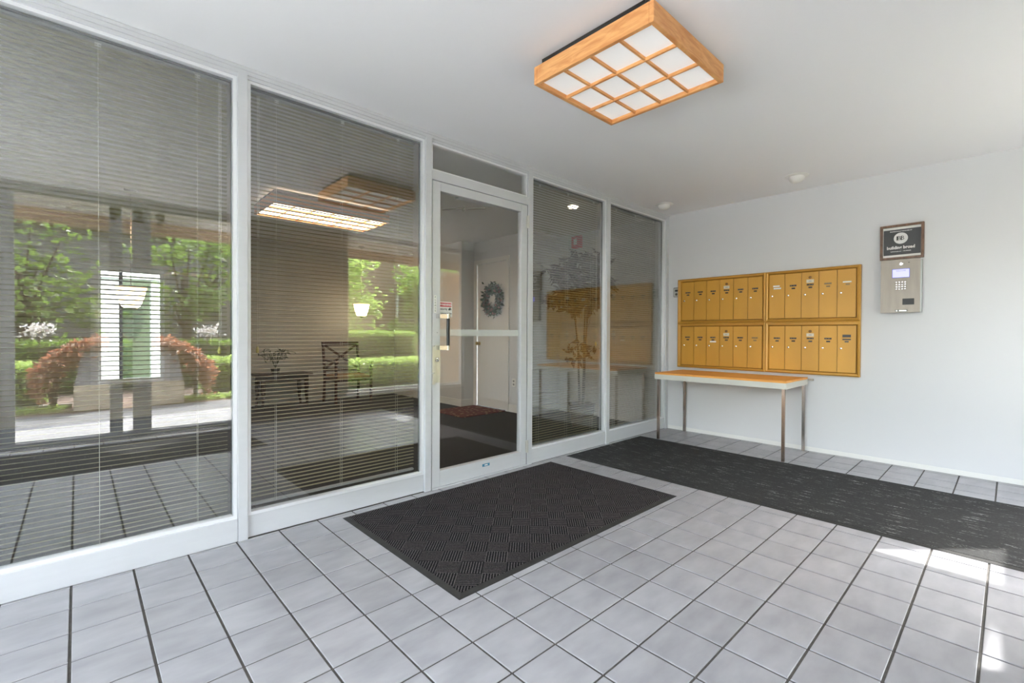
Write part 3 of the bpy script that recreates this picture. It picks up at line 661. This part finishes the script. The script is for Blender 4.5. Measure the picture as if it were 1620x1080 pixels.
# pendants
shade = mat('amber_shade', (.9, .6, .35), .4, emit=((1, .56, .22), 2.2))
shade_hot = mat('lit_glass', (.9, .8, .6), .4, emit=((1, .78, .5), 5.5))
for x, y, z, l in ((-4.562, 3.10, 1.432, 'lit amber bowl pendant lamp behind the leftmost blind'), (-1.678, 4.35, 1.462, 'lit amber bowl pendant lamp behind the second pane, near the chair')):
    t = thing('pendant_lamp', l, 'pendant lamp', (x, y, H), 'amber pendant lamps in the lobby')
    MB().lathe((x, y, z), [(.052, -.125), (.074, -.105), (.100, -.03), (.116, .045), (.121, .066), (.116, .066), (.11, .04)], 28).build('glass_shade', shade_hot, t, smooth=True)
    MB().lathe((x, y, z), [(.119, .052), (.1235, .056), (.1235, .070), (.117, .072)], 28).build('shade_rim', shade, t, smooth=True)
    MB().lathe((x, y, z), [(.004, -.148), (.016, -.140), (.050, -.126), (.046, -.115)], 16).build('finial', darkwood, t, smooth=True)
    MB().tube([(x, y, z+.07), (x, y, H-.02)], .004, 6).build('chain', chrome, t)
    MB().lathe((x, y, H), [(.05, -.0005), (.05, -.012), (.015, -.03)], 20).build('canopy', steel, t, smooth=True)
# side table
stb = thing('side_table', 'dark wood side table with tapered legs against the lobby wall', 'table', (-2.74, 4.62, 0))
B(-3.12, -2.40, 4.40, 4.84, .455, .485).build('tabletop', darkwood, stb, bevel=.004)
B(-3.07, -2.45, 4.45, 4.80, .385, .456).build('apron', darkwood, stb)
for x in (-3.05, -2.47):
    for y in (4.47, 4.78):
        MB().tube([(x, y, .40), (x, y, .3), (x, y, .12), (x+(.02 if x > -2.7 else -.02), y, 0)], [.032, .034, .022, .017], 8).build('leg', darkwood, stb)
# potted plant on it
pp = thing('potted_plant', 'small potted plant with drooping leaves on the dark side table', 'plant', (-2.86, 4.60, .486))
MB().lathe((-2.86, 4.60, .486), [(.045, 0), (.065, .08), (.068, .085), (.06, .085)], 18).build('pot', mat('dark_pot', (.05, .05, .04), .5), pp, smooth=True)
lv = MB()
for k in range(14):
    a = k*2.4; r = .10+.11*random.random(); hgt = .14+.16*random.random()
    pts = [Vector((-2.86, 4.60, .56)), Vector((-2.86+.5*r*math.cos(a), 4.60+.5*r*math.sin(a), .56+hgt)), Vector((-2.86+1.3*r*math.cos(a), 4.60+1.1*r*math.sin(a), .58+hgt*.8))]
    lv.tube(pts, .004, 5)
    for j in range(5):
        p = pts[1].lerp(pts[2], j/4); lv = leaves(lv, 1, lambda: p, .07, .35)
stuff(lv.build('foliage', mat('house_plant', (.035, .06, .03), .5), pp))
# chair with X back
chm = mat('mahogany', (.06, .018, .012), .35)
ch = thing('lobby_chair', 'dark wood armchair with an X back and tan seat beside the side table', 'chair', (-1.85, 4.35, 0))
cx0, cx1, cyf, cyb = -2.17, -1.58, 4.16, 4.62
B(cx0+.02, cx1-.02, cyf, cyb, .345, .385).build('seat_frame', chm, ch, bevel=.004)
B(cx0+.03, cx1-.03, cyf+.005, cyb-.02, .385, .435).build('seat_cushion', mat('tan_fabric', (.48, .30, .16), .8), ch, bevel=.014)
for x in (cx0+.02, cx1-.02):
    MB().tube([(x, cyf+.02, 0), (x, cyf+.02, .62)], .022, 8).build('leg', chm, ch)
    MB().tube([(x, cyb+.03, 0), (x, cyb-.005, .40), (x, cyb+.07, .93)], .022, 8).build('rear_leg', chm, ch)
    MB().bar((x, cyf-.02, .63), (x, cyb+.03, .66), .045, .025).build('armrest', chm, ch)
MB().bar((cx0, cyb+.07, .905), (cx1, cyb+.07, .905), .03, .06).build('top_rail', chm, ch)
MB().bar((cx0+.02, cyb+.03, .50), (cx1-.02, cyb+.03, .50), .025, .04).build('lower_rail', chm, ch)
MB().bar((cx0+.04, cyb+.03, .52), (cx1-.04, cyb+.065, .885), .03, .03).build('back_brace', chm, ch)
MB().bar((cx1-.04, cyb+.034, .52), (cx0+.04, cyb+.069, .885), .03, .03).build('back_brace', chm, ch)
# recessed lobby lamp near the tall plant
t = thing('lobby_downlight', 'small lit recessed lamp in the lobby ceiling above the tall plant', 'ceiling light', (-1.11, .50, H))
MB().lathe((-1.11, .50, H), [(.075, -.001), (.072, -.006), (.055, -.008)], 24).build('trim_ring', trimw, t, smooth=True)
MB().lathe((-1.11, .50, H), [(.052, -.007), (.05, -.02), (.03, -.028), (.002, -.03)], 24).build('lit_lens', mat('downlight_lens', (.9, .85, .75), .4, emit=((1, .88, .70), 9)), t, smooth=True)
# tall dark leaved plant behind the right-hand panes
tp = thing('tall_plant', 'tall indoor tree with brown purple leaves behind the right-hand panes', 'plant', (-.62, .80, 0))
PX, PY = -.62, .76
MB().lathe((PX, PY, 0), [(.12, 0), (.15, .24), (.16, .26), (.14, .26), (.13, .22)], 24).build('pot', mat('bronze_pot', (.10, .07, .05), .5), tp, smooth=True)
brn = mat('plant_stem', (.07, .045, .03), .8)
stm = MB(); lf = MB(); tips = []
for k in range(3):
    a = k*2.1; stm.tube([(PX+.03*math.cos(a), PY+.03*math.sin(a), .22), (PX+.05*math.cos(a), PY+.05*math.sin(a), .9), (PX+.12*math.cos(a), PY+.1*math.sin(a), 1.45)], [.014, .011, .008], 6)
for k in range(60):
    a = random.uniform(0, 2*math.pi); r = random.uniform(.12, .50); z0 = random.uniform(1.34, 1.76)
    e = Vector((min(-.20, PX+r*math.cos(a)), PY+r*math.sin(a)*.8, z0+random.uniform(-.12, .22)+.12*(1-r/.5)))
    s0 = Vector((PX+.08*math.cos(a), PY+.08*math.sin(a), z0-.18)); mid = s0.lerp(e, .55)+Vector((0, 0, .10))
    stm.tube([s0, mid, e], .0035, 4); tips.append((s0, mid, e))
for s0, mid, e in tips:
    for j in range(26):
        t = random.uniform(.35, 1.05); p = s0.lerp(mid, min(1, t*2)) if t < .5 else mid.lerp(e, (t-.5)*2)
        lf = leaves(lf, 1, lambda: p, .13, .40, .5)
for k in range(60):
    a = random.uniform(0, 6.28); lf = leaves(lf, 1, lambda: (min(-.3, PX+random.gauss(0, .12)), PY+random.gauss(0, .12), random.uniform(.75, 1.0)), .11, .38, .4)
stm.build('stems', brn, tp); stuff(lf.build('foliage', mat('purple_leaf', (.060, .028, .026), .55, noise=(9, .35)), tp))
# red alarm plate on the near lobby wall
ra = thing('fire_alarm', 'red fire alarm plate with a white lens high on the lobby wall', 'alarm', (-.005, 1.34, 2.32))
MB().box(-.055, -.005, 1.26, 1.42, 2.235, 2.40).build('red_housing', redp, ra, bevel=.006)
B(-.075, -.055, 1.315, 1.365, 2.275, 2.36).build('white_lens', whitep, ra, bevel=.006)

# ================================================================== STREET FACADE GLAZING (behind the camera, seen reflected)
YW = YB-.07
fdark = mat('facade_aluminium', (.42, .42, .42), .45, .4)
for i, (a, b) in enumerate(((-6.08, -5.44), (-5.36, -4.69), (-4.61, -4.51), (-4.38, -3.60))):
    window('window_%d' % (8+i), a, b, .05, 2.36, YW, fdark, glm=GLT, bead=.010)
for i, (a, b) in enumerate(((-5.44, -5.36), (-4.69, -4.61), (-4.51, -4.38))):
    struct('trim_%d' % (12+i), B(a, b, YW-.05, YW+.018, 0, H), fdark)
struct('trim_15', B(-6.08, -3.60, YW-.05, YW+.05, 0, .05), fdark)
struct('trim_16', B(-6.08, -3.60, YW-.05, YW+.05, 2.36, H), fdark)
struct('trim_17', B(-5.36, -3.70, YB+.0, YB+.10, .0, .012), chrome)
window('window_12', -2.28, -.34, .262, 2.41, YW, trimw, glm=GLT, bead=.03)
struct('trim_18', B(-2.28, -.34, YF, YB, 2.41, H), white)
# house number over the entrance
hn = thing('house_number', 'dark house number 929 on the glass above the street entrance', 'house number', (-4.45, YW, 2.28))
for i, chx in enumerate('929'):
    text('digit', chx, .17, (-4.655+i*.180, YW+.024, 2.265), 'G', mat('digit_bronze', (.03, .02, .015), .4), hn, bold=.008, depth=.004)

# ================================================================== OUTSIDE
concrete = mat('pale_concrete', (.29, .285, .278), .85, noise=(3, .08), bump=(60, .2))
asphalt = mat('grey_asphalt', (.14, .14, .144), .9, noise=(2.5, .15), bump=(90, .3))
soil = mat('mulch', (.16, .11, .085), .95, noise=(12, .5), bump=(30, .6))
grass = mat('grass_ground', (.10, .15, .06), .9, noise=(14, .4), bump=(80, .5))
stone = mat('tan_stone', (.62, .53, .40), .8, noise=(6, .2), bump=(14, .6))
slab = mat('dark_slab', (.26, .26, .27), .7, noise=(5, .2))
brickm = mat('tan_brick', (.58, .39, .22), .85, rnd=.16, noise=(20, .1))
mortar = mat('mortar', (.60, .50, .38), .9)
sid = mat('grey_brown_siding', (.215, .20, .19), .8, noise=(2, .1))
leafg = leafmat('green_leaf', (.28, .38, .11), (.50, .60, .20), (.6, .8, .22))
leafd = leafmat('dark_leaf', (.09, .15, .05), (.30, .40, .10), (.4, .6, .12))
leaft = leafmat('tree_leaf', (.05, .085, .03), (.26, .34, .09), (.22, .34, .07))
leafr = leafmat('red_maple_leaf', (.30, .085, .05), (.46, .32, .20), (.5, .2, .11))
bark = mat('bark', (.05, .03, .022), .9, noise=(12, .3))
struct('ground_walk', MB().prism([(-9, YF), (9, YF), (9, -5.75), (-2.2, -5.75), (-2.9, -5.05), (-9, -3.95)], 2, -.2, -.004), concrete)
struct('ground_road', MB().prism([(-9, -3.9), (-2.9, -5.0), (-2.2, -5.9), (-3.1, -5.93), (-5.7, -5.73), (-9, -5.5)], 2, -.2, -.010), asphalt)
struct('ground_side_bounce', B(-16, XL-.13, YF, 12, -.2, -.006), mat('bounce_paving', (.62, .62, .61), .85))  # unseen bright ground, added to bounce sunlight up onto the ceiling
struct('side_sky_blocker', B(XL-1.6, XL-.125, YF, .2, 2.46, 2.52), MATS['white_paint'])  # unseen overhang, added to block high sky light at the left window
struct('ground_bed', B(-16, -2.6, -14, -5.5, -.25, -.014), soil)
struct('ground_lawn', B(-2.6, 14, -16, -5.3, -.25, -.016), grass)
# porch roof; triangular cut-outs added and shaped to throw the floor sun patches
def shifted(P, z=2.6): return [(x+.45*z, y-.56*z) for x, y in P]
holes = [shifted([(-2.05, -2.25), (-1.585, -2.708), (-2.057, -2.70)]), shifted([(-2.36, -2.69), (-2.78, -2.71), (-2.83, -2.655)]), shifted([(-4.59, -2.46), (-4.95, -2.99), (-4.13, -2.90)])]
outer = [(-6.5, YF+.02), (9, YF+.02), (9, -4.64), (-6.5, -4.64)]
loops = [[Vector((x, y, 0)) for x, y in L] for L in [outer]+holes]
tri = tessellate_polygon(loops); flat = [v for L in loops for v in L]; nf = len(flat)
rf = MB(); fs = [tuple(t) for t in tri]+[tuple(i+nf for i in reversed(t)) for t in tri]; base = 0
for L in loops:
    n = len(L); fs += [(base+i, base+(i+1) % n, base+(i+1) % n+nf, base+i+nf) for i in range(n)]; base += n
rf.add([(v.x, v.y, 2.585) for v in flat]+[(v.x, v.y, 2.605) for v in flat], fs)
struct('porch_roof_sun_cutouts', rf, mat('soffit_paint', (.74, .70, .64), .8))
struct('porch_beam', B(-6.5, 9, -4.64, -4.56, 2.44, 2.585), MATS['soffit_paint'])
struct('porch_beam_board', B(-6.5, 9, -4.63, -4.57, 2.29, 2.44), mat('tan_fascia', (.56, .39, .25), .7, noise=(2, .1, (1, 1, 8))))
struct('outer_wall_top', B(-6.5, 9, YF, YB-.1, 2.56, 3.4), white)
# brick side wall of the porch
bw = struct('wall_porch_brick', B(.32, 1.6, -5.6, -5.0, -.1, 2.30), mortar)
nb = 0; bmesh_ = None
for r in range(30):
    z = .005+r*.0765
    for c in range(6):
        y = -5.0-(c+(r % 2)*.5)*.122-.116
        if y < -5.61: continue
        if bmesh_ is None: bmesh_ = B(-.006, .01, 0, .112, 0, .067).build('brick', brickm, bw); o = bmesh_
        else: o = bmesh_.copy(); COL.objects.link(o)
        o.location = (.32, y, z)
    for c in range(6):
        x = .32+(c+(r % 2)*.5)*.20
        if x > 1.4: continue
        o = B(0, .192, -.01, .006, 0, .067).build('brick', brickm, bw) if (r == 0 and c == 0) else fb.copy()
        if r == 0 and c == 0: fb = o
        else: COL.objects.link(o)
        o.location = (x, -5.0, z)
# planters with red maples
def planter(cx, sgn, label, ml):
    t = thing('stone_planter', label, 'planter', (cx, -6.14, 0), 'stone planters by the path')
    a = .215
    B(cx-a, cx+a, -6.34, -5.93, -.01, .34).build('stone_base', stone, t, bevel=.01)
    MB().add([(cx-a*.95, -6.32, .34), (cx+a*.95, -6.32, .34), (cx+a*.95, -5.95, .34), (cx-a*.95, -5.95, .34), (cx-a*.6, -6.25, .80), (cx+a*.6, -6.25, .80), (cx+a*.6, -6.02, .80), (cx-a*.6, -6.02, .80)],
             [(0,3,2,1),(4,5,6,7),(0,1,5,4),(1,2,6,5),(2,3,7,6),(3,0,4,7)]).build('dark_slab', slab, t)
    m_ = thing('red_maple', ml, 'shrub', (cx+sgn*.3, -6.1, 0), 'red maples by the planters')
    tr = MB(); bx = cx+sgn*.42
    for k in range(4):
        tr.tube([(bx, -6.3, 0), (bx+random.uniform(-.06, .06), -6.28, .4), (bx-sgn*.1+random.uniform(-.25, .25), -6.2+random.uniform(-.1, .1), .85)], [.03, .022, .01], 6)
    tr.build('trunk', bark, m_)
    def pos():
        u = random.random()**.8; x = cx-sgn*.12+sgn*u*.72; top = .98-.42*u**2.2
        return (x, -6.15+random.gauss(0, .14), top-abs(random.gauss(0, .05+.16*u)))
    stuff(leaves(MB(), 2600, pos, 0.085, .5, .3).build('foliage', leafr, m_))
planter(-4.76, -1, 'tan stone planter with dark slab, left of the entrance axis', 'red weeping maple spreading left of the left stone planter')
planter(-3.96, 1, 'tan stone planter with dark slab, right of the entrance axis', 'red weeping maple spreading right of the right stone planter')
def hedge(name, label, x0, x1, y0, y1, z0, z1, n, m, size=.07, grp=None):
    t = thing(name, label, 'hedge', ((x0+x1)/2, (y0+y1)/2, 0), grp)
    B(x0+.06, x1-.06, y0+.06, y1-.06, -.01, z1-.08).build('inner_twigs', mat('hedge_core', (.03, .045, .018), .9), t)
    def pos():
        f = random.random(); x = random.uniform(x0, x1); y = random.uniform(y0, y1); z = random.uniform(z0, z1)
        if f < .45: z = z1+random.gauss(0, .02)
        elif f < .85: y = y1+random.gauss(0, .02)
        else: x = random.choice((x0, x1))+random.gauss(0, .02)
        return (x, y, z)
    stuff(leaves(MB(), n, pos, size, .6).build('foliage', m, t)); return t
hedge('hedge', 'low green hedge left of the red maples, seen in the glass', -9.5, -5.25, -7.15, -6.55, .08, .60, 5200, leafg, grp='hedges along the path')
hedge('hedge', 'low green hedge right of the red maples, seen in the glass', -3.35, -1.25, -7.3, -6.7, .08, .60, 3200, leafg, grp='hedges along the path')
hedge('hedge', 'rounded front hedge below the right-hand street window', -1.0, 3.6, -6.75, -6.15, .05, .50, 6500, leafg, grp='hedges along the path')
hedge('hedge', 'taller clipped hedge behind the rounded front hedge', -.95, 1.1, -8.0, -7.3, .1, 1.08, 4200, leafd, grp='hedges along the path')
for i, (a, b) in enumerate(((-9, -4.99), (-3.72, -2.65))):
    o = B(a, b, -6.40, -6.34, -.01, .06).build('garden_edging', mat('edging', (.30, .28, .25), .8)); tag(o, ('left' if i == 0 else 'right')+' length of low timber edging in front of the hedge', 'edging', 'garden edgings')
gc = MB(); leaves(gc, 1500, lambda: (random.uniform(-8, -5.05), random.uniform(-6.3, -5.95), random.uniform(0, .06)), .05, .6); leaves(gc, 700, lambda: (random.uniform(-3.7, -2.6), random.uniform(-6.3, -6.05), random.uniform(0, .06)), .05, .6)
tag(gc.build('ground_cover', leafg), 'low bright green ground cover along the path edge', 'ground cover', kind='stuff')
# neighbouring building
nbk = thing('neighbour_house', 'long grey-brown sided house across the path', 'building', (-4.6, -11.5, 0))
B(-16, -.2, -12.5, -11.5, -.1, 4.2).build('wall', sid, nbk)
for z in [k*.24 for k in range(17)]:
    o = B(-16, -.2, -11.5, -11.485, z, z+.03) ; o.build('siding_lap', mat('siding_edge', (.2, .185, .175), .8), nbk)
B(-16, -.1, -11.6, -11.1, 3.35, 3.7).build('fascia', mat('tan_fascia', (.4, .3, .2)), nbk)
for x in (-7.6, -5.65, -4.05, -2.42):
    f = MB().box(x-.2, x+.2, -11.50, -11.44, 1.42, 1.47).box(x-.2, x+.2, -11.50, -11.44, 1.75, 1.80).box(x-.2, x-.15, -11.50, -11.44, 1.47, 1.75).box(x+.15, x+.2, -11.50, -11.44, 1.47, 1.75).build('window_frame', mat('olive_frame', (.16, .12, .05), .6), nbk)
    B(x-.15, x+.15, -11.495, -11.485, 1.47, 1.75).build('pane', mat('dark_pane', (.04, .05, .05), .15), f)
bh = thing('brick_house', 'tan brick house at the right beyond the clipped hedge', 'building', (4.8, -12, 0))
B(1.9, 9.5, -13.5, -11.2, -.1, 3.6).build('wall', mat('far_brick', (.30, .21, .14), .85, noise=(9, .15, (1, 1, 3))), bh)
B(1.7, 9.7, -13.6, -10.9, 3.6, 3.85).build('eave', mat('soffit_paint', (.7, .68, .62)), bh)
for x in (3.2, 5.4, 7.6):
    f = B(x-.5, x+.5, -11.2, -11.16, 1.0, 2.4).build('window_frame', trimw, bh); B(x-.43, x+.43, -11.17, -11.15, 1.07, 2.33).build('pane', MATS['dark_pane'], f)
# trees
def tree(x, y, h, r, z0, n, m, label, size=.17):
    t = thing('tree', label, 'tree', (x, y, 0), 'trees beyond the hedges')
    tr = MB().tube([(x, y, 0), (x+.05, y, z0*.6), (x-.03, y+.03, (z0+h)/2)], [.11, .09, .04], 8)
    cl = []
    for k in range(26):
        a = random.uniform(0, 6.28); rr = min(r, 1.05)*random.random()**.6; z = random.uniform(z0, h)
        c = Vector((x+rr*math.cos(a), y+rr*math.sin(a), z)); cl.append((c, random.uniform(.16, .38)*r/1.4))
        if k % 2: tr.tube([(x, y, z0*.8+random.random()*.5), c], [.03, .008], 5)
    tr.build('trunk', bark, t)
    def pos():
        c, s_ = random.choice(cl); cl_ = lambda v, m: max(-m, min(m, v))
        return (x+cl_(c.x-x+random.gauss(0, s_), 1.1-.1*random.random()), y+cl_(c.y-y+random.gauss(0, s_), 1.05-.1*random.random()), c.z+random.gauss(0, s_*.7))
    stuff(leaves(MB(), n, pos, size, .6).build('foliage', m, t))
tree(-8.3, -9.9, 3.3, 1.5, 1.1, 1000, leaft, 'leafy green tree farthest left beyond the left hedge')
tree(-5.7, -9.9, 3.3, 1.15, 1.3, 950, leaft, 'tall green tree behind the left stone planter')
tree(-3.2, -9.9, 3.3, 1.15, 1.3, 950, leaft, 'leafy green tree behind the right stone planter')
tree(.1, -9.7, 3.3, 1.3, 1.1, 3400, leafg, 'bright green tree behind the clipped hedge')
tree(2.9, -9.6, 3.3, 1.3, 1.0, 3400, leafd, 'dark green tree beside the tan brick house')
# behind the lobby back window
struct('ground_yard', B(-9, 3, LY+.12, 12, -.25, -.01), grass)
hedge('hedge', 'green shrub seen through the small lobby back window', -5.6, -3.2, 7.3, 7.9, .1, 2.3, 3000, leafg, grp='hedges along the path')

whl = leafmat('white_flower', (.8, .74, .72), (.9, .86, .84), (.9, .85, .8))
for x, l in ((-5.38, 'small white flowering shrub above the left hedge'), (-3.10, 'small white flowering shrub above the right hedge')):
    t = thing('flowering_shrub', l, 'shrub', (x, -8.0, 0), 'white flowering shrubs')
    MB().tube([(x, -8.0, 0), (x, -8.0, 1.0)], [.02, .01], 6).build('stem', bark, t)
    stuff(leaves(MB(), 160, lambda: (x+random.gauss(0, .09), -8.0+random.gauss(0, .06), 1.10+random.gauss(0, .05)), .07, .6).build('flowers', whl, t))
hedge('hedge', 'long dark hedge in front of the grey-brown house', -10, -1.6, -9.0, -8.4, .1, .88, 9000, leafd, grp='hedges along the path')
# white pergola frame behind the lobby back window
pg = thing('white_pergola', 'white garden frame seen through the small lobby back window', 'pergola', (-4.3, 6.75, 0))
B(-4.70, -4.47, 6.7, 6.9, 0, 1.9).build('post', mat('garden_white', (.42, .43, .42)), pg)
B(-4.08, -3.90, 6.7, 6.9, 0, 1.9).build('post', MATS['garden_white'], pg)
B(-4.8, -3.8, 6.65, 6.95, 1.9, 2.3).build('beam', MATS['garden_white'], pg)
